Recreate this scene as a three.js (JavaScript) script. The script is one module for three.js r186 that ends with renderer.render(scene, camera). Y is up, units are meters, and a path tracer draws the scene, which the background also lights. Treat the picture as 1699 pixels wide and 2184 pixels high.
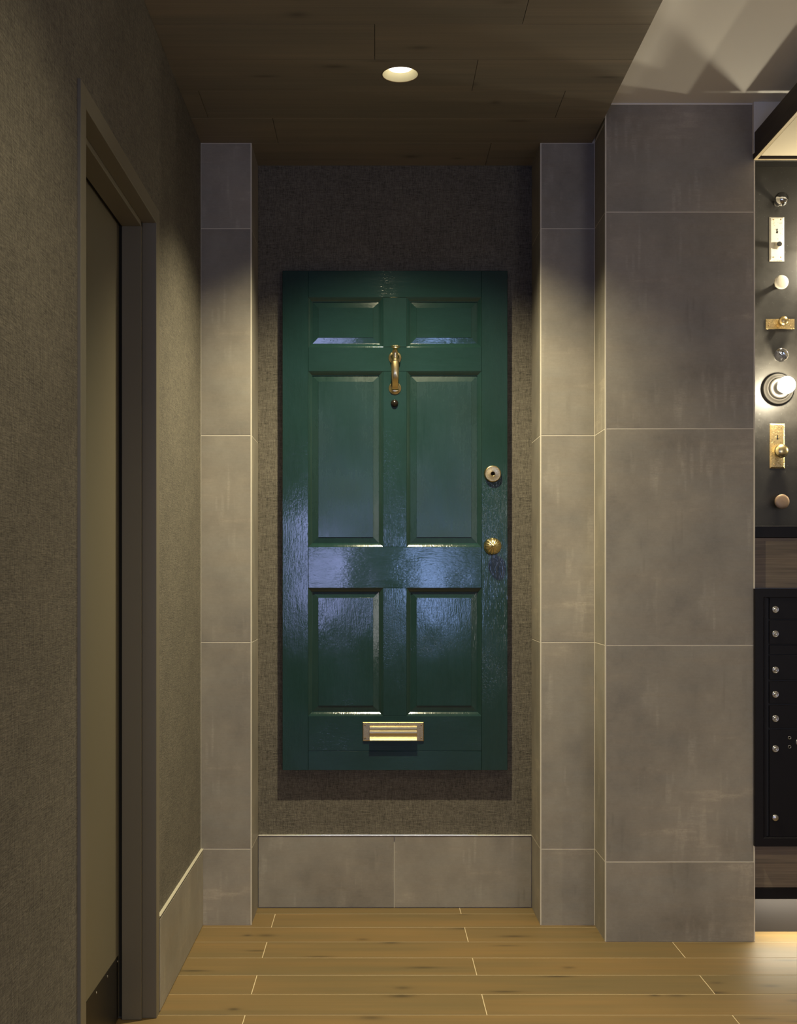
import * as THREE from 'three';
import { mergeGeometries } from 'three/addons/utils/BufferGeometryUtils.js';
import { RectAreaLightUniformsLib } from 'three/addons/lights/RectAreaLightUniformsLib.js';

// ---------------------------------------------------------------- camera, light, exposure
const scene = new THREE.Scene();
scene.background = new THREE.Color(0x000000);
const FOCAL = 2500, W = 1699, H = 2184, EYE = 1.35;          // focal length in pixels, vanishing point at (800, 1235)
const camera = new THREE.PerspectiveCamera(2 * Math.atan(H / 2 / FOCAL) * 180 / Math.PI, W / H, 0.05, 40);
camera.position.set(0, EYE, 0);
camera.lookAt(0, EYE, -1);
camera.setViewOffset(W, H, 49.5, -143, W, H);
const renderer = new THREE.WebGLRenderer({ antialias: true });
renderer.toneMapping = THREE.LinearToneMapping;
renderer.toneMappingExposure = 1.0;
renderer.shadowMap.enabled = true;
RectAreaLightUniformsLib.init();

const lin = (r, g, b) => new THREE.Color().setRGB(r, g, b);
const WARM = new THREE.Color(1.0, 0.88, 0.56), BULB = new THREE.Color(1.0, 0.88, 0.64), DUSK = new THREE.Color(0.34, 0.50, 1.0), VIOLET = new THREE.Color(0.44, 0.50, 1.0);
const DOWNLIGHTS = [[0.084, -3.95, 33], [0.084, -2.2, 8.5], [0.084, -0.4, 9]];   // in the wood ceiling: x, z, candela
const LOBBY_LIGHTS = [[2.1, -2.3, 12], [2.1, 0.2, 12]];      // in the white ceiling, right of the frame
const BEAM = [57 * Math.PI / 180, 1.0];
const WINDOWS_AND_FILL = [[-0.88, -0.30, 0.90, 2.15, VIOLET, 12], [0.40, 0.82, 0.90, 1.85, DUSK, 17], [1.8, 3.1, 0.6, 2.5, lin(1.0, 0.97, 0.98), 3.6]];  // the third is an unseen fill light, added in the shape of a window
const BULBS = [[1.6455, 2.1267], [1.88, 2.68], [2.43, 2.10], [3.20, 2.10]];
const BULB_CD = 1.45;

// ---------------------------------------------------------------- key planes (metres)
const X_LEFT = -0.68, Z_PIER = -4.570, Z_BACK = -4.8216, Z_OUT = -4.363;
const X_A = -0.482, X_B = 0.643, X_C = 0.855, X_D = 1.412, Y_WOOD = 3.05, Y_LOBBY = 3.12;
const X_FAR = 3.6, Z_ENTRY = 3.0, X_WIDE = -2.3, Z_CORNER = 0.4;

// ---------------------------------------------------------------- seeded random and tileable noise
let rs = 1234567;
const rnd = () => { rs = (rs * 1664525 + 1013904223) >>> 0; return rs / 4294967296; };
const rr = (a, b) => a + (b - a) * rnd();
function noise(w, h, fx, fy, out, amp) {                      // adds smooth periodic noise in -amp..amp
  const g = new Float32Array(fx * fy); for (let i = 0; i < g.length; i++) g[i] = rnd() * 2 - 1;
  const sx = fx / w, sy = fy / h;
  const xi = new Int32Array(w), xj = new Int32Array(w), xt = new Float32Array(w);
  for (let x = 0; x < w; x++) { const p = x * sx, i = Math.floor(p), t = p - i; xi[x] = i % fx; xj[x] = (i + 1) % fx; xt[x] = t * t * (3 - 2 * t); }
  for (let y = 0; y < h; y++) {
    const p = y * sy, i = Math.floor(p), t0 = p - i, t = t0 * t0 * (3 - 2 * t0), a = (i % fy) * fx, b = ((i + 1) % fy) * fx;
    for (let x = 0; x < w; x++) {
      const u = xt[x], l = g[a + xi[x]] * (1 - t) + g[b + xi[x]] * t, r = g[a + xj[x]] * (1 - t) + g[b + xj[x]] * t;
      out[y * w + x] += amp * (l * (1 - u) + r * u);
    }
  }
  return out;
}
const field = (w, h, layers) => { const o = new Float32Array(w * h); for (const [fx, fy, amp] of layers) noise(w, h, fx, fy, o, amp); return o; };
const cl = (v, a = 0, b = 1) => Math.min(b, Math.max(a, v));
const toS = (v) => Math.round(255 * cl(v <= 0.0031308 ? 12.92 * v : 1.055 * Math.pow(v, 1 / 2.4) - 0.055));
function colorTex(w, h, fn, sx, sy) {                         // fn(i, x, y) -> linear rgb; sx, sy: metres covered
  const d = new Uint8Array(w * h * 4);
  for (let y = 0; y < h; y++) for (let x = 0; x < w; x++) { const i = y * w + x, c = fn(i, x, y); d[4 * i] = toS(c[0]); d[4 * i + 1] = toS(c[1]); d[4 * i + 2] = toS(c[2]); d[4 * i + 3] = 255; }
  return finish(new THREE.DataTexture(d, w, h), sx, sy, true);
}
function greyTex(w, h, f, sx, sy) {                           // f: values 0..1
  const d = new Uint8Array(w * h * 4);
  for (let i = 0; i < w * h; i++) { const v = Math.round(255 * cl(f[i])); d[4 * i] = d[4 * i + 1] = d[4 * i + 2] = v; d[4 * i + 3] = 255; }
  return finish(new THREE.DataTexture(d, w, h), sx, sy, false);
}
function finish(t, sx, sy, srgb) {
  t.wrapS = t.wrapT = THREE.RepeatWrapping; t.magFilter = THREE.LinearFilter; t.minFilter = THREE.LinearMipmapLinearFilter; t.generateMipmaps = true;
  if (srgb) t.colorSpace = THREE.SRGBColorSpace;
  t.repeat.set(1 / sx, 1 / sy); t.needsUpdate = true; return t;
}

// ---------------------------------------------------------------- materials
const std = (o) => new THREE.MeshStandardMaterial(o), phys = (o) => new THREE.MeshPhysicalMaterial(o);
const M = {};
{ // woven linen wall covering
  const w = 1024, n = field(w, w, [[40, 340, 0.30], [340, 40, 0.30], [12, 512, 0.16], [512, 12, 0.16], [256, 256, 0.25]]);
  const soft = field(w, w, [[6, 6, 0.07], [14, 14, 0.05]]);
  const cloth = (c) => colorTex(w, w, (i) => { const k = Math.max(0.25, 1 + n[i] * 0.95 + soft[i]); return [c[0] * k, c[1] * k, c[2] * k]; }, 0.52, 0.52);
  const b = new Float32Array(w * w); for (let i = 0; i < b.length; i++) b[i] = 0.5 + 0.45 * n[i];
  const weave = greyTex(w, w, b, 0.52, 0.52);
  M.linen = std({ map: cloth([0.112, 0.099, 0.078]), bumpMap: weave, bumpScale: 0.0012, roughness: 0.95 });
}
{ // concrete look porcelain tile
  const w = 1024;
  const a = field(w, w, [[4, 3, 0.45], [9, 7, 0.38], [20, 17, 0.28], [48, 40, 0.16], [128, 128, 0.09], [400, 400, 0.07]]);
  const smear = field(w, w, [[7, 26, 0.5], [16, 90, 0.45], [5, 5, 0.4]]);
  const fine = field(w, w, [[60, 420, 0.5], [300, 300, 0.4]]);
  const drag = field(w, w, [[30, 8, 0.5], [110, 18, 0.4], [5, 5, 0.4]]);
  const tex = colorTex(w, w, (i) => {
    let k = 1 + 0.28 * a[i];
    const s = cl((smear[i] - 0.36) * 3), d = cl((drag[i] - 0.42) * 3), e = cl((-drag[i] - 0.55) * 3);
    k += 0.17 * s * (0.5 + a[i]) * (1 + 0.8 * fine[i]) + 0.15 * d * (1 + 0.8 * fine[i]) - 0.13 * e + 0.05 * fine[i];
    const t = 0.03 * smear[i];
    return [0.278 * k * (1 + t), 0.251 * k, 0.210 * k * (1 - t)];
  }, 1.3, 1.3);
  const r = new Float32Array(w * w); for (let i = 0; i < r.length; i++) r[i] = 0.56 + 0.1 * a[i];
  M.tile = std({ map: tex, roughnessMap: greyTex(w, w, r, 1.3, 1.3), roughness: 1 });
  M.tiles = [0.93, 1.0, 1.05].map((v) => { const m = M.tile.clone(); m.color.setRGB(v, v, v * 1.01); return m; });   // batches of slightly different tone
}
function woodTex(w, h, sx, sy, base, o) {
  const grain = field(w, h, [[6, h >> 2, 0.5], [14, h >> 1, 0.35], [3, h >> 4, 0.45]]);
  const broad = field(w, h, [[3, 10, 0.5], [7, 26, 0.35], [20, 60, 0.2]]);
  const knots = []; for (let k = 0; k < o.knots; k++) knots.push([rnd() * w, rnd() * h, rr(6, 20) * w / 1024, rr(3, 7) * h / 512, rr(0.5, 1)]);
  const dark = new Float32Array(w * h);
  for (const [cx, cy, a, b, s] of knots) {
    const X = Math.ceil(a * 5), Y = Math.ceil(b * 4);
    for (let y = -Y; y <= Y; y++) for (let x = -X; x <= X; x++) {
      const i = ((Math.round(cy) + y + h) % h) * w + (Math.round(cx) + x + w) % w;
      const q = Math.hypot(x / a, y / b + 0.5 * broad[i]);
      dark[i] = Math.max(dark[i], s * (Math.exp(-q * q * 1.3) + 0.35 * Math.exp(-q * 0.9) * (0.6 + grain[i])));
    }
  }
  const tex = colorTex(w, h, (i) => {
    const k = Math.max(0.1, 1 + o.grain * grain[i] + o.broad * broad[i] - o.dark * dark[i]), t = o.tint * broad[i];
    return [base[0] * k * (1 + t), base[1] * k, base[2] * k * (1 - t)];
  }, sx, sy);
  const b = new Float32Array(w * h); for (let i = 0; i < b.length; i++) b[i] = cl(0.5 + 0.35 * grain[i]);
  return [tex, greyTex(w, h, b, sx, sy)];
}
{ const [m, b] = woodTex(2048, 1024, 3.2, 1.3, [0.160, 0.106, 0.042], { knots: 50, grain: 0.09, broad: 0.20, dark: 0.55, tint: 0.12 }); M.floor = std({ map: m, bumpMap: b, bumpScale: 0.0002, roughness: 0.5 }); }
{ const [m, b] = woodTex(2048, 1024, 3.2, 1.5, [0.180, 0.154, 0.117], { knots: 46, grain: 0.12, broad: 0.16, dark: 0.45, tint: 0.05 }); M.ceilingWood = std({ map: m, bumpMap: b, bumpScale: 0.0003, roughness: 0.7 }); }
{ const [m, b] = woodTex(1024, 512, 0.9, 0.4, [0.170, 0.132, 0.094], { knots: 3, grain: 0.35, broad: 0.3, dark: 0.4, tint: 0.05 }); M.cabinetWood = std({ map: m, bumpMap: b, bumpScale: 0.0003, roughness: 0.6 }); }
{ const [m, b] = woodTex(1024, 512, 0.9, 0.4, [0.045, 0.034, 0.026], { knots: 3, grain: 0.25, broad: 0.2, dark: 0.3, tint: 0.03 }); M.darkWood = std({ map: m, bumpMap: b, bumpScale: 0.0003, roughness: 0.55 }); }
{ // glossy brushed green paint over old wood
  const w = 1024;
  const n = field(w, w, [[260, 24, 0.30], [480, 70, 0.26], [70, 9, 0.3], [60, 50, 0.22], [160, 130, 0.18]]);
  const crack = field(w, w, [[110, 40, 1], [240, 100, 0.6]]), where = field(w, w, [[3, 3, 1], [7, 7, 0.6]]);
  const big = field(w, w, [[5, 4, 0.6], [12, 9, 0.4]]);
  const b = new Float32Array(w * w), r = new Float32Array(w * w);
  for (let i = 0; i < b.length; i++) {
    const c = cl(1 - Math.abs(crack[i]) * 9) * cl(where[i] * 2.2 - 0.9);
    b[i] = 0.5 + 0.075 * n[i] - 0.12 * c + 0.42 * big[i]; r[i] = 0.115 + 0.04 * where[i] + 0.02 * n[i];
  }
  const tex = colorTex(w, w, (i) => { const k = 1 + 0.10 * n[i] + 0.12 * big[i]; return [0.0128 * k, 0.0365 * k, 0.0345 * k * (1 + 0.08 * big[i])]; }, 0.7, 0.7);
  M.paint = std({ map: tex, bumpMap: greyTex(w, w, b, 0.7, 0.7), bumpScale: 0.0013, roughnessMap: greyTex(w, w, r, 0.7, 0.7), roughness: 1 });
  M.paintSatin = M.paint.clone(); M.paintSatin.roughness = 2.1;                // the tall middle panels have lost some gloss
}
{ // worn black board, aged brass, chipped white paint
  const w = 512, n = field(w, w, [[5, 5, 0.5], [13, 13, 0.4], [40, 40, 0.25], [200, 200, 0.25]]), sp = field(w, w, [[256, 256, 1]]);
  const tex = colorTex(w, w, (i) => { const k = 1 + 0.35 * n[i], s = sp[i] > 0.985 ? 0.07 : 0; return [0.020 * k + s, 0.0185 * k + s, 0.016 * k + s]; }, 0.9, 0.9);
  const r = new Float32Array(w * w); for (let i = 0; i < r.length; i++) r[i] = 0.42 + 0.10 * n[i];
  M.blackBoard = std({ map: tex, roughnessMap: greyTex(w, w, r, 0.9, 0.9), roughness: 1, metalness: 0.1 });
  const q = field(w, w, [[40, 40, 0.5], [110, 110, 0.5], [12, 12, 0.5]]);
  const bt = colorTex(w, w, (i) => { const t = cl(0.5 + 0.7 * q[i]); return [0.54 - 0.09 * t, 0.42 - 0.09 * t, 0.20 - 0.04 * t]; }, 0.12, 0.12);
  const br = new Float32Array(w * w), bb = new Float32Array(w * w); for (let i = 0; i < br.length; i++) { br[i] = 0.30 + 0.08 * q[i]; bb[i] = 0.5 + 0.4 * q[i]; }
  M.agedBrass = std({ map: bt, roughnessMap: greyTex(w, w, br, 0.12, 0.12), roughness: 1, metalness: 1 });
  M.pittedBrass = std({ map: bt, roughnessMap: greyTex(w, w, br, 0.12, 0.12), roughness: 1, metalness: 0.9, bumpMap: greyTex(w, w, bb, 0.12, 0.12), bumpScale: 0.0010 });
  const wt = colorTex(w, w, (i) => { const chip = q[i] + 0.4 * n[i] > 0.78 ? 1 : 0, k = 1 + 0.08 * n[i]; return chip ? [0.10, 0.075, 0.045] : [0.50 * k, 0.47 * k, 0.38 * k]; }, 0.14, 0.14);
  M.chippedWhite = std({ map: wt, roughness: 0.5 });
}
M.brass = std({ color: lin(0.68, 0.56, 0.30), metalness: 1, roughness: 0.27 });
M.brassDark = std({ color: lin(0.34, 0.22, 0.10), metalness: 1, roughness: 0.4 });
M.bronze = std({ color: lin(0.34, 0.24, 0.16), metalness: 0.7, roughness: 0.5 });
M.chrome = std({ color: lin(0.42, 0.42, 0.42), metalness: 1, roughness: 0.05 });
M.steel = std({ color: lin(0.5, 0.49, 0.47), metalness: 1, roughness: 0.3 });
M.silverTrim = std({ color: lin(0.72, 0.70, 0.66), metalness: 1, roughness: 0.28 });
M.satinTrim = std({ color: lin(0.60, 0.56, 0.46), metalness: 0.3, roughness: 0.45 });
M.grout = std({ color: lin(0.66, 0.61, 0.52), roughness: 0.9 });
M.floorGrout = std({ color: lin(0.52, 0.42, 0.27), roughness: 0.9 });
M.framePaint = std({ color: lin(0.165, 0.145, 0.105), roughness: 0.45 });
M.leafPaint = std({ color: lin(0.150, 0.132, 0.090), roughness: 0.42 });
M.black = std({ color: lin(0.008, 0.008, 0.009), roughness: 0.6 });
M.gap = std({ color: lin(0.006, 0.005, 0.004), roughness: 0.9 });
M.blackMetal = phys({ color: lin(0.0060, 0.0052, 0.0075), roughness: 0.42, specularIntensity: 0.4 });
M.kick = std({ color: lin(0.018, 0.015, 0.011), roughness: 0.38, metalness: 0.6 });
M.white = std({ color: lin(0.78, 0.76, 0.72), roughness: 0.9 });
M.cream = std({ color: lin(0.46, 0.40, 0.28), roughness: 0.8 });
M.rail = std({ color: lin(0.38, 0.30, 0.16), roughness: 0.6 });
M.reflector = std({ color: lin(0.80, 0.72, 0.44), roughness: 0.35, emissive: lin(1.0, 0.86, 0.5), emissiveIntensity: 0.12 });
M.lens = std({ color: lin(0.9, 0.9, 0.9), roughness: 0.4, emissive: lin(1, 0.97, 0.88), emissiveIntensity: 4 });
M.bulbGlass = std({ color: lin(0.9, 0.9, 0.85), roughness: 0.3, emissive: lin(1, 0.95, 0.8), emissiveIntensity: 5 });
M.led = std({ color: lin(0.9, 0.8, 0.6), roughness: 0.6, emissive: lin(1, 0.85, 0.55), emissiveIntensity: 2 });
M.glassKnob = phys({ color: lin(0.97, 0.98, 0.97), roughness: 0.03, transmission: 1, thickness: 0.03, ior: 1.5 });
M.dullWall = std({ color: lin(0.45, 0.42, 0.37), roughness: 0.9 });
const paneMat = (c) => std({ color: lin(0.3, 0.3, 0.35), roughness: 0.3, emissive: c, emissiveIntensity: 0.6 });

// ---------------------------------------------------------------- geometry helpers
function uvMetres(g, ox = 0, oy = 0, swap = false) {          // box projection, uv in metres
  if (g.index) g = g.toNonIndexed();
  const p = g.attributes.position, n = p.count, uv = new Float32Array(n * 2), A = new THREE.Vector3(), B = new THREE.Vector3(), C = new THREE.Vector3();
  for (let i = 0; i < n; i += 3) {
    A.fromBufferAttribute(p, i); B.fromBufferAttribute(p, i + 1); C.fromBufferAttribute(p, i + 2);
    const nn = B.clone().sub(A).cross(C.clone().sub(A)), ax = Math.abs(nn.x), ay = Math.abs(nn.y), az = Math.abs(nn.z);
    [A, B, C].forEach((v, k) => {
      let u, w; if (az >= ax && az >= ay) { u = v.x; w = v.y; } else if (ax >= ay) { u = v.z; w = v.y; } else { u = v.x; w = v.z; }
      if (swap) [u, w] = [w, u];
      uv[2 * (i + k)] = u + ox; uv[2 * (i + k) + 1] = w + oy;
    });
  }
  g.setAttribute('uv', new THREE.BufferAttribute(uv, 2));
  return g;
}
function soup(tris, ox, oy, swap) {                           // list of [a, b, c] point triples -> flat shaded geometry
  const g = new THREE.BufferGeometry(); g.setAttribute('position', new THREE.BufferAttribute(new Float32Array(tris.flat(2)), 3));
  g.computeVertexNormals(); return uvMetres(g, ox, oy, swap);
}
function box(x0, x1, y0, y1, z0, z1, b = 0, ox = 0, oy = 0, swap = false) {   // chamfered box, 44 triangles
  if (!b) { const g = new THREE.BoxGeometry(x1 - x0, y1 - y0, z1 - z0); g.translate((x0 + x1) / 2, (y0 + y1) / 2, (z0 + z1) / 2); return uvMetres(g, ox, oy, swap); }
  const lo = [x0, y0, z0], hi = [x1, y1, z1];
  const P = (s, axis) => [0, 1, 2].map((k) => (s[k] > 0 ? hi[k] : lo[k]) - (k === axis ? 0 : s[k] * b));   // vertex on the face across axis
  const ctr = lo.map((v, k) => (v + hi[k]) / 2), t = [];
  const tri = (a, q, c) => {
    const u = q.map((v, k) => v - a[k]), w = c.map((v, k) => v - a[k]);
    const n = [u[1] * w[2] - u[2] * w[1], u[2] * w[0] - u[0] * w[2], u[0] * w[1] - u[1] * w[0]];
    const o = a.map((v, k) => (v + q[k] + c[k]) / 3 - ctr[k]);
    t.push(n[0] * o[0] + n[1] * o[1] + n[2] * o[2] >= 0 ? [a, q, c] : [a, c, q]);
  };
  const quad = (a, q, c, d) => { tri(a, q, c); tri(a, c, d); };
  for (let ax = 0; ax < 3; ax++) for (const s of [-1, 1]) {
    const v = (p, q) => { const r = [0, 0, 0]; r[ax] = s; r[(ax + 1) % 3] = p; r[(ax + 2) % 3] = q; return P(r, ax); };
    quad(v(-1, -1), v(1, -1), v(1, 1), v(-1, 1));
  }
  for (let ax = 0; ax < 3; ax++) for (const p of [-1, 1]) for (const q of [-1, 1]) {
    const k = (ax + 1) % 3, m = (ax + 2) % 3, v = (e) => { const r = [0, 0, 0]; r[ax] = e; r[k] = p; r[m] = q; return r; };
    quad(P(v(-1), k), P(v(1), k), P(v(1), m), P(v(-1), m));
  }
  for (const a of [-1, 1]) for (const c of [-1, 1]) for (const d of [-1, 1]) tri(P([a, c, d], 0), P([a, c, d], 1), P([a, c, d], 2));
  return soup(t, ox, oy, swap);
}
function ringProfile(x0, x1, y0, y1, prof, cap, ox = 0, oy = 0, swap = false) {  // mitred rectangular profile: prof = [[inset, z] ...], facing +z
  const t = [], L = ([i, z]) => [[x0 + i, y0 + i, z], [x1 - i, y0 + i, z], [x1 - i, y1 - i, z], [x0 + i, y1 - i, z]];
  for (let k = 0; k + 1 < prof.length; k++) { const a = L(prof[k]), b = L(prof[k + 1]); for (let s = 0; s < 4; s++) { const e = (s + 1) % 4; t.push([a[s], a[e], b[e]], [a[s], b[e], b[s]]); } }
  if (cap) { const a = L(prof[prof.length - 1]); t.push([a[0], a[1], a[2]], [a[0], a[2], a[3]]); }
  return soup(t, ox, oy, swap);
}
function lathe(pts, seg = 40, y0 = 0) {                       // axis +z, pts = [[radius, z] ...] from the wall outwards
  const g = new THREE.LatheGeometry(pts.map(([r, z]) => new THREE.Vector2(Math.max(r, 1e-5), z)), seg); g.rotateX(Math.PI / 2); return g;
}
function plateWithHoles(x0, x1, z0, z1, y0, y1, holes, ox = 0, oy = 0) {       // horizontal plate, holes = [[x, z, r] ...]
  const s = new THREE.Shape([[x0, z0], [x1, z0], [x1, z1], [x0, z1]].map(([a, b]) => new THREE.Vector2(a, -b)));
  for (const [hx, hz, r] of holes) { const p = new THREE.Path(); p.absarc(hx, -hz, r, 0, Math.PI * 2, true); s.holes.push(p); }
  const g = new THREE.ExtrudeGeometry(s, { depth: y1 - y0, bevelEnabled: false, curveSegments: 28 }); g.rotateX(-Math.PI / 2); g.translate(0, y0, 0);
  return uvMetres(g, ox, oy);
}
const merge = (a) => mergeGeometries(a.map((g) => { const q = g.index ? g.toNonIndexed() : g; if (!q.attributes.uv) uvMetres(q); return q; }));
const taken = new Map();
function numbered(n) { const k = taken.get(n) || 0; taken.set(n, k + 1); return k ? n + '_' + String(k).padStart(3, '0') : n; }
function shade(m) { m.castShadow = true; m.receiveShadow = true; return m; }
function thing(name, label, category, [x, y, z], group, kind) {
  const o = new THREE.Group(); o.name = numbered(name); o.position.set(x, y, z); o.userData = { label };
  if (category) o.userData.category = category; if (group) o.userData.group = group; if (kind) o.userData.kind = kind;
  scene.add(o); return o;
}
function part(name, geo, mat, parent, label) { const m = shade(new THREE.Mesh(geo, mat)); m.name = name; if (label) m.userData.label = label; parent.add(m); return m; }
function struct(name, geo, mat, label) { const m = shade(new THREE.Mesh(geo, mat)); m.name = numbered(name); m.userData = { kind: 'structure', label }; scene.add(m); return m; }
const off = () => [rr(0, 3), rr(0, 3)];

// ---------------------------------------------------------------- floor: screed with wood look planks
{
  const floor = struct('floor', box(X_WIDE - 0.1, X_FAR + 0.1, -0.08, -0.0008, -4.95, Z_ENTRY + 0.1), M.floorGrout, 'wood look porcelain plank floor with pale grout joints');
  const ROW = 0.1825, LEN = 1.508, G = 0.0028;
  const planks = [];
  for (let k = -1; k < 42; k++) {
    const z0 = -4.725 + ROW * k, z1 = z0 + ROW; if (z0 > Z_ENTRY) break;
    const zi = Math.max(z0, Z_BACK), shift = ((k % 2) + 2) % 2 === 0 ? -0.403 : 0.346;
    const left = z0 < Z_CORNER - 0.05 ? X_LEFT - 0.165 : X_WIDE;
    for (let j = -2; j < 4; j++) {
      const a = Math.max(shift + LEN * j, left), b = Math.min(shift + LEN * (j + 1), X_FAR); if (b - a < 0.02) continue;
      planks.push([a + G / 2, b - G / 2, zi + G / 2, Math.min(z1, Z_ENTRY) - G / 2]);
    }
  }
  for (const [a, b, z0, z1] of planks) part('plank', box(a, b, -0.012, rr(-0.0002, 0.0002), z0, z1, 0.0008, ...off()), M.floor, floor);
}

// ---------------------------------------------------------------- ceilings
{
  const holes = DOWNLIGHTS.map(([x, z]) => [x, z, 0.0605]);
  const wood = struct('ceiling', plateWithHoles(X_LEFT, 0.845, Z_BACK, Z_CORNER, Y_WOOD + 0.012, Y_LOBBY - 0.0005, holes), M.gap, 'lowered brown wood plank ceiling over the door recess');
  const edges = [Z_BACK, -4.57, -4.325, -4.082, -3.838, -3.592]; while (edges[edges.length - 1] < Z_CORNER - 0.1) edges.push(edges[edges.length - 1] + 0.247); edges[edges.length - 1] = Z_CORNER;
  const joints = [0.452, -0.379, -0.616, 0.336, -0.002, 0.45, -0.3, 0.2, -0.55, 0.4, 0.0, -0.4, 0.3, -0.1, 0.5, -0.5, 0.1, 0.4, -0.2, 0.3, -0.4, 0.2, 0, 0.3];
  for (let r = 0; r + 1 < edges.length; r++) {
    const cuts = [X_LEFT, 0.845]; for (let j = -2; j < 3; j++) { const c = joints[r] + 1.278 * j; if (c > X_LEFT + 0.02 && c < 0.845 - 0.02) cuts.push(c); }
    cuts.sort((p, q) => p - q);
    for (let c = 0; c + 1 < cuts.length; c++) {
      const a = cuts[c] + (c ? 0.0007 : 0), b = cuts[c + 1] - 0.0007, z0 = edges[r] + 0.0004, z1 = edges[r + 1] - 0.0004;
      const hole = holes.filter(([hx, hz]) => hx > a - 0.07 && hx < b + 0.07 && hz > z0 - 0.07 && hz < z1 + 0.07);
      const inside = hole.filter(([hx, hz]) => hx > a + 0.062 && hx < b - 0.062 && hz > z0 + 0.062 && hz < z1 - 0.062);
      const o = off();
      if (inside.length) part('plank', plateWithHoles(a, b, z0, z1, Y_WOOD, Y_WOOD + 0.012, inside, ...o), M.ceilingWood, wood);
      else if (hole.length) part('plank', plateWithHoles(a, b, z0, z1, Y_WOOD, Y_WOOD + 0.012, [], ...o), M.ceilingWood, wood);
      else part('plank', box(a, b, Y_WOOD, Y_WOOD + 0.012, z0, z1, 0.0008, ...o), M.ceilingWood, wood);
    }
  }
  struct('ceiling', plateWithHoles(X_WIDE - 0.1, X_FAR + 0.1, -4.95, Z_ENTRY + 0.1, Y_LOBBY, Y_LOBBY + 0.1, LOBBY_LIGHTS.map(([x, z]) => [x, z, 0.0605])), M.white, 'white painted lobby ceiling above the mailbox wall');
}

// ---------------------------------------------------------------- walls
const DOOR_Z0 = -3.652, DOOR_Z1 = -2.677, DOOR_TOP = 2.494;   // outer edges of the side door's frame
{
  const t = X_LEFT - 0.2;
  struct('wall_left', merge([box(t, X_LEFT, 0, Y_LOBBY, -4.95, DOOR_Z0 + 0.01), box(t, X_LEFT, 0, Y_LOBBY, DOOR_Z1 - 0.01, Z_CORNER + 0.1), box(t, X_LEFT, DOOR_TOP - 0.01, Y_LOBBY, DOOR_Z0 + 0.01, DOOR_Z1 - 0.01), box(t - 0.06, X_LEFT - 0.165, 0, DOOR_TOP, DOOR_Z0 - 0.05, DOOR_Z1 + 0.05)]), M.linen, 'side wall covered in woven taupe linen');
  struct('wall_back', box(X_A - 0.12, X_B + 0.12, 0, Y_LOBBY, Z_BACK - 0.12, Z_BACK), M.linen, 'recess back wall in dark woven linen behind the green door');
  struct('wall_lobby', merge([box(X_D - 0.0005, X_FAR + 0.1, 0.156, 1.5, -4.80, -4.40), box(X_D - 0.0005, X_FAR + 0.1, 0, 0.156, -4.80, -4.50), box(X_D - 0.0005, X_FAR + 0.1, 0, Y_LOBBY, -4.95, -4.815)]), M.white, 'white painted wall behind the mailboxes');
  struct('wall_bulkhead', box(1.402, X_FAR, 2.93, Y_LOBBY, -4.42, -4.345, 0.001), M.white, 'white painted bulkhead above the knob niche');
  struct('wall_right', box(X_FAR, X_FAR + 0.12, 0, Y_LOBBY, -4.95, Z_ENTRY + 0.1), M.dullWall, 'plain lobby side wall');
  struct('wall_corner', box(X_WIDE, t + 0.01, 0, Y_LOBBY, Z_CORNER - 0.02, Z_CORNER + 0.1), M.dullWall, 'plain return wall beside the entrance');
  struct('wall_outer', box(X_WIDE - 0.12, X_WIDE, 0, Y_LOBBY, Z_CORNER, Z_ENTRY + 0.1), M.dullWall, 'plain outer wall beside the entrance');
  const pieces = []; let x = X_WIDE; 
  for (const [a, b, wy0, wy1] of WINDOWS_AND_FILL) { pieces.push(box(x, a, 0, Y_LOBBY, Z_ENTRY, Z_ENTRY + 0.12), box(a, b, 0, wy0, Z_ENTRY, Z_ENTRY + 0.12), box(a, b, wy1, Y_LOBBY, Z_ENTRY, Z_ENTRY + 0.12)); x = b; }
  pieces.push(box(x, X_FAR, 0, Y_LOBBY, Z_ENTRY, Z_ENTRY + 0.12));
  struct('wall_front', merge(pieces), M.dullWall, 'plain entrance wall around two windows and an added fill light');
  WINDOWS_AND_FILL.forEach(([a, b, y0, y1, c, nits], i) => {
    const g = thing('window_or_fill_' + (i + 1), 'tall glowing entrance window, two at dusk and the third an added fill light', null, [(a + b) / 2, y0, Z_ENTRY + 0.08], null, 'structure'), w = (b - a) / 2, h = y1 - y0;
    part('pane', box(-w + 0.03, w - 0.03, 0.03, h - 0.03, 0, 0.008), paneMat(c), g);
    part('window_frame', merge([box(-w, -w + 0.03, 0, h, -0.03, 0.03), box(w - 0.03, w, 0, h, -0.03, 0.03), box(-w, w, 0, 0.03, -0.03, 0.03), box(-w, w, h - 0.03, h, -0.03, 0.03)]), M.black, g);
    const l = new THREE.RectAreaLight(c, nits, 2 * w - 0.06, h - 0.06); l.name = 'window_or_fill_light'; l.position.set(0, h / 2, -0.012); g.add(l);   // shines along -z, into the room
  });
}

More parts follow.
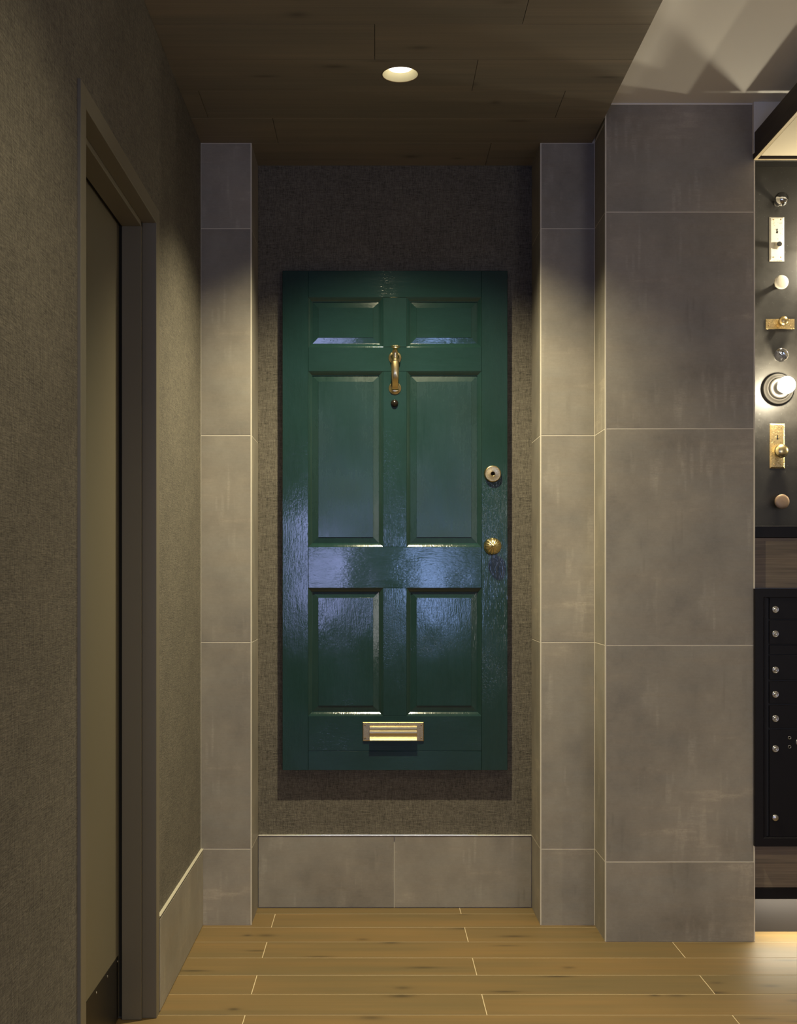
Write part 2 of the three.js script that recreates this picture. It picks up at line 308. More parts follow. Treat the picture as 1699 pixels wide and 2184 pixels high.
// ---------------------------------------------------------------- tiled piers and skirtings
const JOINTS = [0.0, 0.298, 1.104, 1.910, 2.716];
const TG = 0.0032;                                            // joint width
function pier(label, faces, core, trims) {
  const p = struct('pier', core, M.grout, label);
  for (const f of faces) for (let k = 0; k < JOINTS.length; k++) {
    const y0 = JOINTS[k] + (k ? TG / 2 : 0.002), y1 = (k + 1 < JOINTS.length ? JOINTS[k + 1] - TG / 2 : f.top - 0.0015);
    const o = off(), e = (f.base && k === 0) ? f.base : 0;
    if (f.z !== undefined) part('tile', box(f.a, f.b, y0, y1, f.z - 0.009, f.z + e, 0.0007, ...o), M.tiles[Math.floor(rnd() * 3)], p);
    else part('tile', box(Math.min(f.x, f.x - 0.009 * f.s), Math.max(f.x, f.x - 0.009 * f.s), y0, y1, f.a, f.b, 0.0007, ...o), M.tiles[Math.floor(rnd() * 3)], p);
  }
  for (const [x, z, h, w] of trims) part('edge_trim', box(x - w, x + w, 0.001, h, z - w, z + w, 0.0006), M.grout, p);
}
pier('narrow grey tiled pier between the linen side wall and the recess', [
  { z: Z_PIER, a: X_LEFT + 0.002, b: X_A - 0.004, top: Y_WOOD }, { x: X_A, s: 1, a: Z_BACK + 0.002, b: Z_PIER - 0.004, top: Y_WOOD }],
  box(X_LEFT - 0.1, X_A - 0.0006, 0, Y_LOBBY, -4.95, Z_PIER - 0.0006), [[X_A - 0.002, Z_PIER - 0.002, Y_WOOD, 0.0026]]);
pier('narrow grey tiled pier between the recess and the wide pier', [
  { z: Z_PIER, a: X_B + 0.004, b: X_C - 0.002, top: Y_WOOD }, { x: X_B, s: -1, a: Z_BACK + 0.002, b: Z_PIER - 0.004, top: Y_WOOD }],
  box(X_B + 0.0006, X_C + 0.05, 0, Y_LOBBY, -4.95, Z_PIER - 0.0006), [[X_B + 0.002, Z_PIER - 0.002, Y_WOOD, 0.0026]]);
pier('wide grey tiled pier beside the mailbox wall', [
  { z: Z_OUT, a: X_C + 0.004, b: X_D - 0.004, top: Y_LOBBY, base: 0.002 }, { x: X_C, s: -1, a: Z_PIER + 0.002, b: Z_OUT - 0.004, top: Y_WOOD }, { x: X_D, s: 1, a: -4.80, b: Z_OUT - 0.004, top: 2.944 }],
  box(X_C + 0.0006, X_D - 0.0006, 0, Y_LOBBY, -4.95, Z_OUT - 0.0006), [[X_C + 0.002, Z_OUT - 0.002, Y_LOBBY, 0.0026], [X_D - 0.002, Z_OUT - 0.002, Y_LOBBY, 0.0028]]);
struct('trim_1', box(X_C + 0.005, X_D + 0.005, Y_LOBBY - 0.006, Y_LOBBY, Z_OUT, Z_OUT + 0.005, 0.001), M.white, 'thin white bead where the wide pier meets the ceiling');
{
  const b = struct('baseboard_back', box(X_A + 0.001, X_B - 0.001, 0, 0.293, Z_BACK, Z_BACK + 0.004), M.grout, 'grey tile skirting below the linen recess wall');
  for (const [a, c] of [[X_A + 0.003, 0.0765], [0.0795, X_B - 0.003]]) part('tile', box(a, c, 0.003, 0.295, Z_BACK + 0.001, Z_BACK + 0.0105, 0.0007, ...off()), M.tile, b);
  part('edge_trim', box(X_A + 0.002, X_B - 0.002, 0.2955, 0.300, Z_BACK, Z_BACK + 0.0125, 0.0012), M.silverTrim, b, 'polished metal edge strip');
  const l = struct('baseboard_left', merge([box(X_LEFT, X_LEFT + 0.003, 0, 0.293, Z_PIER, DOOR_Z0), box(X_LEFT, X_LEFT + 0.003, 0, 0.293, DOOR_Z1, Z_CORNER)]), M.grout, 'grey tile skirting along the linen side wall');
  for (const [a, c] of [[Z_PIER + 0.002, DOOR_Z0 - 0.002], [DOOR_Z1 + 0.002, -1.3], [-1.297, Z_CORNER]]) {
    part('tile', box(X_LEFT + 0.001, X_LEFT + 0.0095, 0.003, 0.289, a, c, 0.0007, ...off()), M.tile, l);
    part('edge_trim', merge([box(X_LEFT, X_LEFT + 0.011, 0.2965, 0.300, a, c, 0.001), box(X_LEFT, X_LEFT + 0.006, 0.289, 0.2965, a, c)]), M.satinTrim, l, 'metal edge strip');
  }
}

// ---------------------------------------------------------------- flush side door in its metal frame
{
  const d = thing('door_1', 'flush taupe door in a painted metal frame in the linen side wall', null, [X_LEFT, 0, (DOOR_Z0 + DOOR_Z1) / 2], null, 'structure');
  const zf = DOOR_Z0 - d.position.z, zn = DOOR_Z1 - d.position.z, F = 0.05, top = DOOR_TOP;
  const jamb = (s) => {                                       // s = 1: far side, -1: near side; mirrored along z
    const o = s > 0 ? zf : zn, q = (a, b) => (s > 0 ? [o + a, o + b] : [o - b, o - a]);
    return merge([box(-0.036, 0.008, 0, top, ...q(0, F), 0.0012), box(-0.096, -0.036, 0, top, ...q(0, F + 0.014), 0.0012), box(-0.16, -0.096, 0, top, ...q(0, F - 0.004))]);
  };
  part('jamb', jamb(1), M.framePaint, d); part('jamb', jamb(-1), M.framePaint, d);
  part('frame_head', merge([box(-0.036, 0.008, top - F, top, zf + F - 0.001, zn - F + 0.001, 0.0012), box(-0.096, -0.036, top - F - 0.014, top, zf + F, zn - F, 0.0012), box(-0.16, -0.096, top - F + 0.004, top, zf + F, zn - F)]), M.framePaint, d);
  part('door_leaf', box(-0.15, -0.106, 0.008, top - F - 0.003, zf + F + 0.001, zn - F - 0.001, 0.0015), M.leafPaint, d);
  part('seal', merge([box(-0.106, -0.0965, 0.008, top - F - 0.003, zf + F - 0.003, zf + F + 0.006), box(-0.106, -0.0965, top - F - 0.008, top - F + 0.003, zf + F, zn - F)]), M.gap, d, 'black rubber door seal');
  const k = part('kick_plate', box(-0.106, -0.1045, 0.012, 0.20, zf + F + 0.02, zn - F - 0.02, 0.0004), M.kick, d, 'dark metal kick plate');
  for (let i = 0; i < 7; i++) { const g = new THREE.SphereGeometry(0.0035, 10, 6); g.scale(0.4, 1, 1); g.translate(-0.1043, 0.185, zf + F + 0.03 + i * (zn - zf - 2 * F - 0.06) / 6); part('screw', g, M.steel, k); }
}

// ---------------------------------------------------------------- recessed downlights
[...DOWNLIGHTS, ...LOBBY_LIGHTS].forEach(([x, z, cd], i) => {
  const d = thing('recessed_downlight', ['round recessed downlight glowing in the wood ceiling above the green door', 'round recessed downlight in the wood ceiling beside the flush door', 'round recessed downlight in the wood ceiling near the entrance', 'round recessed downlight in the white ceiling opposite the mailboxes', 'round recessed downlight in the white ceiling near the entrance'][i], 'downlight', [x, i < DOWNLIGHTS.length ? Y_WOOD : Y_LOBBY, z], 'ceiling downlights');
  const up = (pts) => { const g = new THREE.LatheGeometry(pts.map(([r, y]) => new THREE.Vector2(r, y)), 48); return g; };
  part('reflector', up([[0.0600, 0.0005], [0.0590, 0.0002], [0.0400, 0.0215], [0.0395, 0.03]]), M.reflector, d, 'cream cone reflector');
  part('trim_ring', up([[0.0600, -0.0006], [0.0622, -0.0004], [0.0622, 0.001], [0.0600, 0.001], [0.0600, -0.0006]]), M.brassDark, d);
  part('lens', up([[0, 0.0225], [0.0395, 0.0225], [0.0395, 0.026], [0, 0.026]]), M.lens, d, 'bright white lens');
  part('housing', up([[0.0602, 0.001], [0.0602, 0.045], [0, 0.045]]), M.black, d);
  const s = new THREE.SpotLight(WARM, cd, 0, ...BEAM, 2); s.name = 'downlight_beam'; s.position.set(0, 0.019, 0); s.target.position.set(0, -2, i ? 0 : -0.25);   // the one before the door is turned a little towards it
  s.castShadow = true; s.shadow.mapSize.set(2048, 2048); s.shadow.radius = 0.9; s.shadow.bias = -0.0005; d.add(s, s.target);
});

// ---------------------------------------------------------------- green panelled door hung on the recess wall
{
  const K = 523.5, T = 0.044, CX = 842, BY = 1643;
  const d = thing('panelled_door', 'old glossy dark green six panel door hung on the linen recess wall', 'door', [(CX - 800) / K, EYE - (BY - 1235) / K, Z_BACK], null);
  const X = (p) => (p - CX) / K, Y = (p) => (BY - p) / K;
  const slab = (name, xa, xb, ya, yb, front, swap) => part(name, box(X(xa), X(xb), Y(yb), Y(ya), 0.002, front, 0.0011, ...off(), swap), M.paint, d);
  slab('stile', 602, 656.7, 577, 1643, T, false); slab('stile', 1026.8, 1082, 577, 1643, T, false);
  const rails = [[577, 634], [740, 791.5], [1166.5, 1254], [1527, 1602], [1602.2, 1643]];
  for (const [a, b] of rails) slab('rail', 657, 1026.5, a, b, T - 0.0006 * rnd(), true);
  const rows = [[634, 740], [791.5, 1166.5], [1254, 1527]], cols = [[657, 816.5], [867, 1026.5]];
  for (const [a, b] of rows) slab('muntin', 816.7, 866.8, a + 0.2, b - 0.2, T - 0.0004, false);
  for (const [a, b] of rows) for (const [l, r] of cols) {
    const x0 = X(l), x1 = X(r), y0 = Y(b), y1 = Y(a), o = off();
    const p = part('panel', ringProfile(x0, x1, y0, y1, [[0.012, 0.004], [0.012, 0.0285], [0.040, 0.0326], [0.0408, 0.0345]], true, ...o, a < 700), a > 700 && a < 1200 ? M.paintSatin : M.paint, d);
    part('moulding', ringProfile(x0, x1, y0, y1, [[0, T - 0.0016], [0.0015, T - 0.0020], [0.0035, T - 0.0032], [0.0085, T - 0.0063], [0.0140, T - 0.0106], [0.0160, T - 0.0112], [0.0163, 0.02]], false, ...o, false), M.paint, p);
  }
  // letter plate
  const lp = part('letter_plate', (() => {
    const x0 = X(772.5), x1 = X(904), y0 = Y(1581), y1 = Y(1539.5);
    return merge([ringProfile(x0, x1, y0, y1, [[0, T - 0.001], [0.0015, T + 0.004], [0.004, T + 0.0055], [0.0155, T + 0.0055], [0.0155, T + 0.001]], true)]);
  })(), M.agedBrass, d, 'brass letter plate');
  { // hinged flap: swept profile in y-z, extruded along x
    const x0 = X(788), x1 = X(888.5), yT = Y(1547.5), yB = Y(1578.5), h = yT - yB, z = T + 0.002;
    const pr = [[0, 0.004], [0.02, 0.008], [0.10, 0.0105], [0.20, 0.0105], [0.27, 0.0065], [0.30, 0.0065], [0.38, 0.0125], [0.50, 0.0140], [0.62, 0.0120], [0.74, 0.0110], [0.86, 0.0150], [0.97, 0.0190], [1.0, 0.0195], [1.0, 0.0165], [0.9, 0.003]];
    const s = new THREE.Shape([...pr.map(([t, q]) => new THREE.Vector2(q, yT - t * h)), new THREE.Vector2(0, yB + 0.006), new THREE.Vector2(0, yT)]);
    const g = new THREE.ExtrudeGeometry(s, { depth: x1 - x0, bevelEnabled: true, bevelSize: 0.0004, bevelThickness: 0.0004, bevelSegments: 1 }); g.rotateY(-Math.PI / 2);
    // the shape's x became z; its extrusion runs along -x
    g.translate(x1, 0, z); part('flap', uvMetres(g), M.brass, lp, 'sprung brass flap');
    for (const [a, b] of [[778, 1546], [898, 1546], [778, 1574], [898, 1574]]) { const q = new THREE.SphereGeometry(0.0032, 14, 8); q.scale(1, 1, 0.6); q.translate(X(a), Y(b), T + 0.0055); part('screw', q, M.brassDark, lp); }
  }
  // knocker: hinged doctor's bar between two rosettes
  const kn = part('knocker', (() => {
    const path = [ // y, z, half width, half thickness
      [0.0270, 0.0540, 0.0010, 0.0010], [0.0265, 0.0538, 0.0100, 0.0085], [0.0200, 0.0500, 0.0105, 0.0085], [0.0120, 0.0450, 0.0130, 0.0095],
      [0.0080, 0.0430, 0.0105, 0.0090], [0.0020, 0.0410, 0.0118, 0.0098], [-0.0060, 0.0400, 0.0122, 0.0100], [-0.0090, 0.0400, 0.0105, 0.0090], [-0.0130, 0.0405, 0.0130, 0.0095], [-0.0160, 0.0410, 0.0130, 0.0095], [-0.0190, 0.0415, 0.0125, 0.0080], [-0.0220, 0.0420, 0.0152, 0.0080],
      [-0.0400, 0.0440, 0.0156, 0.0085], [-0.0650, 0.0445, 0.0152, 0.0085], [-0.0850, 0.0420, 0.0142, 0.0080], [-0.1020, 0.0360, 0.0132, 0.0075], [-0.1150, 0.0270, 0.0125, 0.0070], [-0.1230, 0.0200, 0.0125, 0.0065], [-0.1290, 0.0160, 0.0150, 0.0060], [-0.1310, 0.0150, 0.0150, 0.0055], [-0.1315, 0.0148, 0.001, 0.001]];
    const N = 28, pos = [], uv = [], idx = [];
    path.forEach(([y, z, a, b], k) => {
      const p = path[Math.max(0, k - 1)], q = path[Math.min(path.length - 1, k + 1)], L = Math.hypot(q[0] - p[0], q[1] - p[1]), ty = (q[0] - p[0]) / L, tz = (q[1] - p[1]) / L, e = k > 13 ? 0.62 : 1;
      for (let i = 0; i <= N; i++) { const th = i / N * Math.PI * 2, c = Math.cos(th), s = Math.sin(th), cx = Math.sign(c) * Math.pow(Math.abs(c), e) * a, cn = Math.sign(s) * Math.pow(Math.abs(s), e) * b; pos.push(cx, y + cn * tz * -1, z + cn * ty * -1 * -1 * (ty < 0 ? -1 : 1) * (ty < 0 ? 1 : 1)); uv.push(i / N * 0.05, y); }
    });
    for (let k = 0; k + 1 < path.length; k++) for (let i = 0; i < N; i++) { const A = k * (N + 1) + i, B = A + N + 1; idx.push(A, B, A + 1, B, B + 1, A + 1); }
    const g = new THREE.BufferGeometry(); g.setAttribute('position', new THREE.Float32BufferAttribute(pos, 3)); g.setAttribute('uv', new THREE.Float32BufferAttribute(uv, 2)); g.setIndex(idx); g.computeVertexNormals();
    const cap = new THREE.LatheGeometry([[0.0098, 0], [0.0090, 0.007], [0.0105, 0.012], [0.0165, 0.0165], [0.0190, 0.0185], [0.0192, 0.0210], [0.0160, 0.0235], [0.0080, 0.0250], [0.00001, 0.0252]].map(([r, y]) => new THREE.Vector2(r, y)), 28);
    cap.rotateX(0.42); cap.translate(0.0015, 0.0165, 0.0485);
    return mergeGeometries([g.toNonIndexed(), cap.toNonIndexed()]);
  })(), M.brass, d, 'brass bar door knocker');
  kn.position.set(X(842), Y(763), T - 0.001);
  const ros = [[0.0, 0.0], [0.0260, 0.0], [0.0265, 0.002], [0.0250, 0.0045], [0.0225, 0.0040], [0.0210, 0.0060], [0.0185, 0.0055], [0.0170, 0.0080], [0.0120, 0.0095], [0.0110, 0.040], [0, 0.041]];
  const low = [[0.0, 0.0], [0.0255, 0.0], [0.0260, 0.002], [0.0245, 0.0045], [0.0215, 0.0040], [0.0200, 0.0065], [0.0140, 0.0095], [0, 0.0105]];
  part('rosette', lathe(ros), M.brass, kn); { const g = lathe(low); g.translate(0, -0.124, 0); part('rosette', g, M.brass, kn); }
  // spyhole, lock cylinder, fluted knob
  { const g = lathe([[0, 0], [0.0150, 0], [0.0155, 0.003], [0.0140, 0.007], [0.0110, 0.0115], [0.006, 0.0145], [0, 0.0155]], 32); const m = part('spyhole', g, std({ color: lin(0.012, 0.009, 0.007), roughness: 0.22 }), d, 'small black domed spyhole'); m.position.set(X(841), Y(860), T - 0.001); }
  { const lock = part('lock_cylinder', lathe([[0.0075, 0.002], [0.0075, 0.0150], [0.0095, 0.0163], [0.0290, 0.0178], [0.0325, 0.0165], [0.0332, 0.0140], [0.0345, 0.003], [0.0355, 0]], 8 * 6), M.agedBrass, d, 'round brass lock ring'); lock.position.set(X(1050), Y(1011), T - 0.001); part('keyhole', lathe([[0.0078, 0.003], [0, 0.003]], 24), M.gap, lock); }
  {
    const knob = part('door_knob', lathe([[0, 0], [0.0330, 0], [0.0335, 0.003], [0.0310, 0.006], [0.0260, 0.0085], [0.0140, 0.011], [0.0110, 0.022], [0.0120, 0.032]], 40), M.brass, d, 'fluted brass knob'); knob.position.set(X(1049), Y(1165.5), T - 0.001);
    const g = lathe([[0.0120, 0.030], [0.0240, 0.033], [0.0320, 0.037], [0.0342, 0.0415], [0.0335, 0.0450], [0.0305, 0.0500], [0.0255, 0.0550], [0.0190, 0.0592], [0.0115, 0.0620], [0.0065, 0.0630], [0.0060, 0.0645], [0.0035, 0.0665], [0, 0.0670]], 192), p = g.attributes.position;
    for (let i = 0; i < p.count; i++) { const x = p.getX(i), y = p.getY(i), z = p.getZ(i), r = Math.hypot(x, y); if (z > 0.042 && r > 0.007) { const f = 1 - 0.085 * Math.pow(Math.abs(Math.sin(Math.atan2(y, x) * 8)), 0.8) * cl((z - 0.041) / 0.008) * cl((r - 0.007) / 0.008); p.setXY(i, x * f, y * f); p.setZ(i, 0.042 + (z - 0.042) * (0.5 + 0.5 * f)); } }
    g.computeVertexNormals(); part('fluted_head', g, M.brass, knob);
  }
}

// ---------------------------------------------------------------- mailbox wall: board, cabinet, panels, canopy
const X_END = 3.45, ZB = -4.80;                              // black board's face
{
  const b = struct('trim_2', box(X_D + 0.002, X_END, 1.506, 3.04, -4.814, ZB, 0.0008), M.blackBoard, 'black display board of old door knobs beside the wide pier'); void b;
  struct('trim_8', merge([box(X_D + 0.002, X_END, 3.04, Y_LOBBY, -4.814, ZB), box(X_D + 0.002, X_END, 3.06, Y_LOBBY, ZB, -4.42)]), M.gap, 'flat black strip and top of the knob niche');  // flat black above the board and across the top of the niche
  struct('trim_3', box(X_D + 0.002, X_END, 1.505, 1.548, -4.799, -4.372, 0.0010), M.blackMetal, 'black ledge under the knob niche');
  struct('trim_4', box(X_D + 0.004, X_END, 1.317, 1.5035, -4.40, -4.376, 0.0008, 0.2, 0.1), M.cabinetWood, 'brown wood panel above the mailbox cabinet');
  struct('trim_9', box(2.22, X_END, 0.352, 1.317, -4.40, -4.376, 0.0008, 0.3, 0.2), M.cabinetWood, 'brown wood panel beyond the mailbox cabinet');
  struct('trim_5', box(X_D + 0.002, X_END, 0.199, 0.352, -4.40, -4.374, 0.0008, 0.7, 0.35), M.cabinetWood, 'brown wood panel below the mailbox cabinet');
  struct('trim_6', box(X_D + 0.002, X_END, 0.156, 0.197, -4.47, -4.372, 0.0008), M.blackMetal, 'black band under the brown wood panel');
  struct('trim_7', box(X_D + 0.001, X_END, 0, 0.156, -4.50, -4.488), std({ color: lin(0.045, 0.042, 0.043), metalness: 0.5, roughness: 0.45 }), 'recessed black toe kick above the lit floor');
  const s = thing('led_strip', 'warm light strip hidden under the mailbox wall', 'light', [(X_D + X_END) / 2, 0.150, -4.43]);
  part('diffuser', box(-1.0, 1.0, 0.001, 0.006, -0.006, 0.006), M.led, s);
  const l = new THREE.RectAreaLight(lin(1, 0.90, 0.68), 170, 2.0, 0.014); l.name = 'strip_light'; l.position.set(0, 0, 0); l.rotation.x = -Math.PI / 2; s.add(l);
}
{ // canopy: thin frame with an inset cream panel, open slots around it
  const x0 = 1.405, x1 = X_END, y0 = 2.912, y1 = 3.006, zb = -4.363, zf = -3.72;
  const c = thing('canopy', 'dark wood edged canopy with a cream underside above the knob board', 'canopy', [x0, y0, zb]), w = x1 - x0, dz = zf - zb;
  const side = (a, b, e, f) => merge([box(a, b, 0, y1 - y0, e, f, 0.0008, ...off())]);
  part('side_board', side(0, 0.014, 0, dz), M.darkWood, c); part('side_board', side(w - 0.014, w, 0, dz), M.darkWood, c);
  part('fascia_board', side(0.014, w - 0.014, dz - 0.014, dz), M.darkWood, c);
  part('edge_strip', merge([box(0.001, 0.014, -0.003, 0, 0.001, dz - 0.001), box(0.014, w - 0.001, -0.003, 0, 0.001, 0.009), box(w - 0.014, w - 0.001, -0.003, 0, 0.009, dz)]), M.rail, c, 'pale wood edging');
  part('back_rail', box(0.014, w - 0.014, 0, 0.03, 0, 0.009), M.darkWood, c);
  part('panel', box(0.020, w - 0.02, 0.003, 0.012, 0.029, dz - 0.02, 0.0008), M.cream, c, 'cream underside panel');
}
{
  const Z = -4.345, K = 575, px = (p) => (p - 800) / K, py = (p) => EYE - (p - 1235) / K, x0 = px(1609);
  const y0 = py(1805), y1 = py(1255.5);
  const c = thing('mailbox_cabinet', 'black metal mailbox cabinet with round silver locks set in the wood panels', 'mailbox', [x0, y0, -4.40]);
  const X = (p) => px(p) - x0, Y = (p) => py(p) - y0, zf = Z + 4.40, wide = 0.80;
  part('frame', ringProfile(0, wide, 0, y1 - y0, [[0, 0], [0, zf - 0.001], [0.001, zf], [0.031, zf], [0.0325, zf - 0.001], [0.0325, zf - 0.012]], false), M.blackMetal, c);
  part('back_panel', box(0.01, wide - 0.01, 0.01, y1 - y0 - 0.01, 0, zf - 0.012), M.black, c);
  part('inner_frame', ringProfile(X(1628.5), wide - 0.033, Y(1791), Y(1269), [[0, zf - 0.012], [0, zf - 0.004], [0.001, zf - 0.003], [0.010, zf - 0.003], [0.012, zf - 0.010]], false), M.blackMetal, c);
  const rows = [[1271.5, 1320.5, 1300], [1323.5, 1374, 1352], [1398, 1449.5, 1429], [1453.5, 1500.5, 1481], [1504.5, 1552.5, 1532.5], [1556.5, 1785, 1597]];
  const lock = [[0.0128, 0], [0.0128, 0.004], [0.0115, 0.0062], [0.0095, 0.0062], [0.0088, 0.0050], [0.0066, 0.0050], [0.0060, 0.0078], [0.0045, 0.0082], [0.0010, 0.0082], [0.0008, 0.0040], [0, 0.004]];
  for (let col = 0; col < 2; col++) {
    const a = X(1640.5) + col * 0.345, b = a + 0.338;
    part('blank_panel', box(a, b, Y(1396), Y(1376), zf - 0.012, zf - 0.006, 0.0008), M.blackMetal, c);
    rows.forEach(([t, m, ly], i) => {
      const dr = part('mailbox_door', box(a, b, Y(m), Y(t), zf - 0.012, zf - 0.0045, 0.0010), M.blackMetal, c);
      const put = (g, dx, y, mat, n, lab) => { g.translate(a + dx, Y(y), zf - 0.005); part(n, g, mat, dr, lab); };
      put(lathe(lock, 28), 0.0215, ly, M.steel, 'lock', 'round silver lock');
      if (i === 5) {
        put(lathe([[0.0120, 0], [0.0122, 0.006], [0.010, 0.009], [0, 0.010]], 28), 0.0205, 1744, M.steel, 'knob');
        for (const y of [1573.5, 1593]) put(lathe([[0.0058, 0], [0.0058, 0.002], [0.0042, 0.002], [0.0040, 0.0005], [0, 0.0005]], 20), 0.0745, y, M.steel, 'rivet');
        put(lathe(lock, 28), 0.109, 1583, M.steel, 'lock', 'round silver lock');
      }
    });
  }
}

// ---------------------------------------------------------------- old knobs and plates on the board
const onBoard = (name, label, px, py, k = 520.8, group = 'old door hardware on the black board') => { const o = thing(name, label, 'door knob', [(px - 800) / k, EYE - (py - 1235) / k, ZB], group); o.scale.setScalar(1.098); return o; };
const shank = (l) => lathe([[0.0125, 0], [0.0125, 0.004], [0.0090, 0.007], [0.0085, l]], 24);
const ballProfile = (r, z0, d, e = 1) => { const p = []; for (let i = 0; i <= 18; i++) { const t = i / 18 * Math.PI; p.push([r * Math.pow(Math.max(0, Math.sin(t)), e), z0 + d / 2 - Math.cos(t) * d / 2]); } return p; };
{
  const a = onBoard('door_knob', 'dark polished chrome ball knob, topmost on the black board', 1656.5, 434);
  part('shank', shank(0.03), M.steel, a); part('knob', lathe(ballProfile(0.0258, 0.026, 0.044)), M.chrome, a);
}
{
  const a = onBoard('door_knob', 'chipped white painted round knob on the black board', 1657.5, 608);
  part('shank', shank(0.04), M.steel, a); part('knob', lathe([[0.010, 0.030], [0.020, 0.032], [0.0250, 0.037], [0.0262, 0.042], [0.0250, 0.0465], [0.020, 0.0495], [0.010, 0.051], [0, 0.0512]]), M.chippedWhite, a);
}
{
  const a = onBoard('door_knob', 'clear glass ball knob above the wall lamp', 1656.5, 762);
  part('shank', shank(0.026), M.steel, a); part('knob', lathe(ballProfile(0.0258, 0.024, 0.044)), M.glassKnob, a); part('collar', lathe([[0.016, 0.018], [0.017, 0.022], [0.012, 0.0255], [0, 0.0255]], 28), M.chrome, a);
}
{
  const a = onBoard('door_knob', 'flat faced dull bronze knob, lowest on the black board', 1658.5, 1071.5);
  part('shank', shank(0.04), M.bronze, a); part('knob', lathe([[0.010, 0.030], [0.022, 0.033], [0.0268, 0.039], [0.0272, 0.044], [0.0255, 0.0475], [0.018, 0.0492], [0.003, 0.0500], [0.0025, 0.0495], [0, 0.0495]]), M.bronze, a);
}
function keyPlate(o, w, h, mat, holeY, r = 0.0026) {          // bevelled plate with a keyhole, origin at its centre
  part('back_plate', ringProfile(-w / 2, w / 2, -h / 2, h / 2, [[0, 0], [0, 0.0015], [0.0055, 0.0045]], true), mat, o);
  if (holeY !== null) {
    const s = new THREE.Shape(); s.absarc(0, -0.006, r * 1.5, 0, Math.PI * 2);
    const g1 = new THREE.ExtrudeGeometry(s, { depth: 0.0004, bevelEnabled: false }), s2 = new THREE.Shape([[-r * 0.75, -0.006], [r * 0.75, -0.006], [r * 0.65, 0.0045], [-r * 0.65, 0.0045]].map(([a, b]) => new THREE.Vector2(a, b))), s3 = new THREE.Shape(); s3.absarc(0, 0.005, r * 1.1, 0, Math.PI * 2);
    const g = merge([g1, new THREE.ExtrudeGeometry(s2, { depth: 0.0004, bevelEnabled: false }), new THREE.ExtrudeGeometry(s3, { depth: 0.0004, bevelEnabled: false })]); g.translate(0, holeY, 0.0043); part('keyhole', g, M.gap, o);
  }
}
const screws = (o, pts, mat) => { for (const [x, y] of pts) { const g = new THREE.SphereGeometry(0.0030, 12, 6); g.scale(1, 1, 0.5); g.translate(x, y, 0.0040); part('screw', g, mat, o); } };
{
  const a = onBoard('lock_plate', 'chipped white lock plate with keyhole and bare spindle', 1655.5, 510.5); a.userData.category = 'lock plate';
  keyPlate(a, 0.0555, 0.165, M.chippedWhite, 0.0305); screws(a, [[-0.0140, 0.0725], [0.0140, 0.0725], [-0.0140, -0.0680], [0.0140, -0.0680]], M.brassDark);
  const g = lathe([[0.0125, 0], [0.0125, 0.006], [0.0100, 0.009], [0.0085, 0.022], [0.0085, 0.026], [0.0065, 0.026], [0.006, 0.014], [0, 0.014]], 24); g.translate(0, -0.026, 0.004); part('spindle_collar', g, M.chippedWhite, a);
  const h = lathe([[0.0092, 0.0262], [0.0092, 0.0275], [0, 0.0275]], 20); h.translate(0, -0.026, 0.004); part('spindle_socket', h, M.gap, a);
}
{
  const a = onBoard('lock_plate', 'worn brass plate lying crosswise with a small round knob', 1662.5, 691.5); a.userData.category = 'lock plate';
  part('back_plate', ringProfile(-0.0535, 0.0535, -0.0190, 0.0190, [[0, 0], [0, 0.003], [0.001, 0.004]], true), M.pittedBrass, a); screws(a, [[-0.042, 0.004], [-0.042, -0.006]], M.brassDark);
  const n = part('knob', lathe([[0.012, 0.003], [0.009, 0.007], [0.0085, 0.024], [0.0120, 0.0265], [0.0168, 0.031], [0.0180, 0.0365], [0.0168, 0.042], [0.0120, 0.0465], [0.006, 0.0485], [0, 0.0488]], 32), M.agedBrass, a); n.position.set(0.001, 0.0045, 0);
}
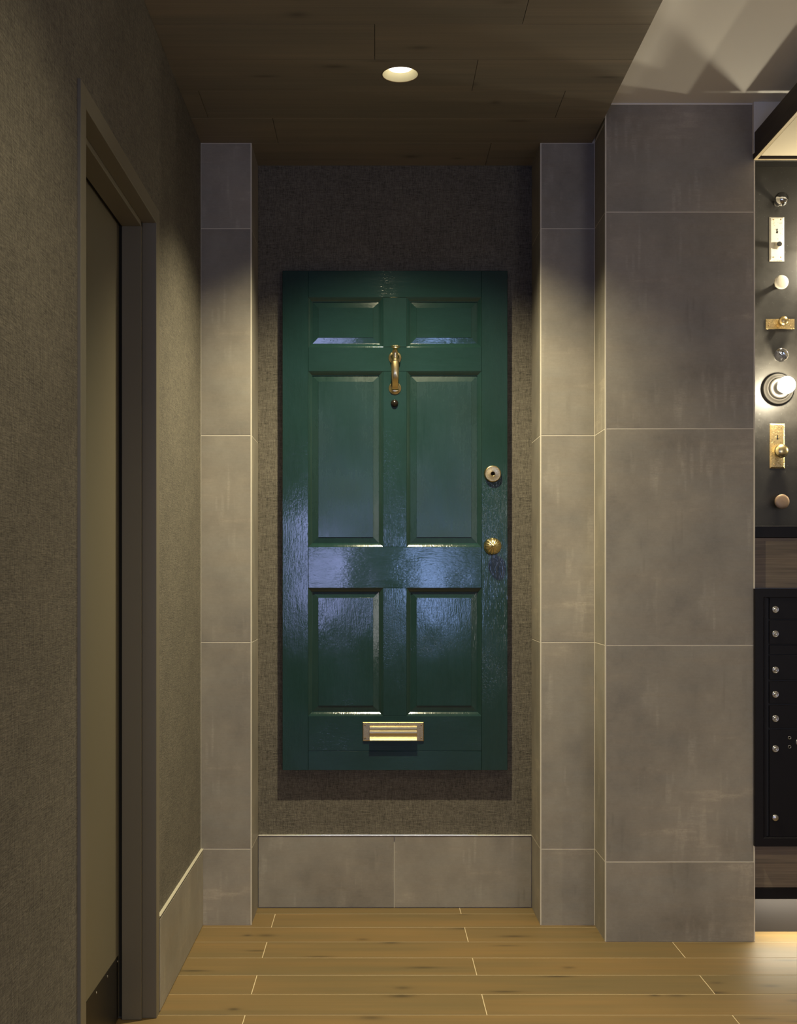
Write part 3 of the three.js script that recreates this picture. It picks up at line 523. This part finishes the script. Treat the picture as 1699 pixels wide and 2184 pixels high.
{
  const a = onBoard('lock_plate', 'pitted brass upright lock plate with keyhole and round brass knob', 1656.5, 951.5); a.userData.category = 'lock plate';
  keyPlate(a, 0.0560, 0.167, M.pittedBrass, 0.0330); screws(a, [[-0.0135, 0.0690], [0.0135, 0.0690], [-0.0135, -0.0690], [0.0135, -0.0690]], M.brassDark);
  const n = part('knob', lathe([[0.014, 0.003], [0.010, 0.008], [0.0095, 0.028], [0.0160, 0.0305], [0.0235, 0.036], [0.0258, 0.043], [0.0240, 0.0495], [0.0180, 0.0555], [0.009, 0.0585], [0, 0.0590]], 36), M.brass, a); n.position.set(0.0015, -0.0225, 0);
}
// wall lamps: the one in view and its fellows on the rest of the board
const PORC = std({ color: lin(0.022, 0.020, 0.017), roughness: 0.6 });
BULBS.forEach(([x, y], i) => {
  const a = thing('wall_lamp', ['stepped round wall lamp with a bare glowing bulb below the glass ball knob', 'stepped round wall lamp with a bare bulb just under the cream canopy', 'stepped round wall lamp with a bare bulb midway along the black board', 'stepped round wall lamp with a bare bulb at the far end of the board'][i], 'lamp', [x, y, ZB], 'bulb lamps on the black board'); a.scale.setScalar(1.07);
  part('back_plate', lathe([[0.0590, 0], [0.0590, 0.012], [0.0560, 0.016], [0.0500, 0.017], [0.0480, 0.022], [0.0430, 0.025], [0.0405, 0.025], [0.0395, 0.031], [0.0350, 0.035], [0.0330, 0.0345], [0.0310, 0.028], [0.0230, 0.027], [0.0210, 0.036], [0.0195, 0.048], [0.0165, 0.050], [0, 0.050]], 56), PORC, a, 'grey stepped back plate');
  part('bulb', lathe([[0.0140, 0.048], [0.0150, 0.056], [0.0190, 0.066], [0.0270, 0.080], [0.0325, 0.096], [0.0325, 0.108], [0.0270, 0.121], [0.0160, 0.130], [0, 0.133]], 36), M.bulbGlass, a, 'glowing white bulb');
  const l = new THREE.PointLight(BULB, BULB_CD, 0, 2); l.name = 'bulb_light'; l.position.set(0, 0, 0.112); l.castShadow = true; l.shadow.radius = 1.2; l.shadow.mapSize.set(1024, 1024); a.add(l);
});

renderer.render(scene, camera);
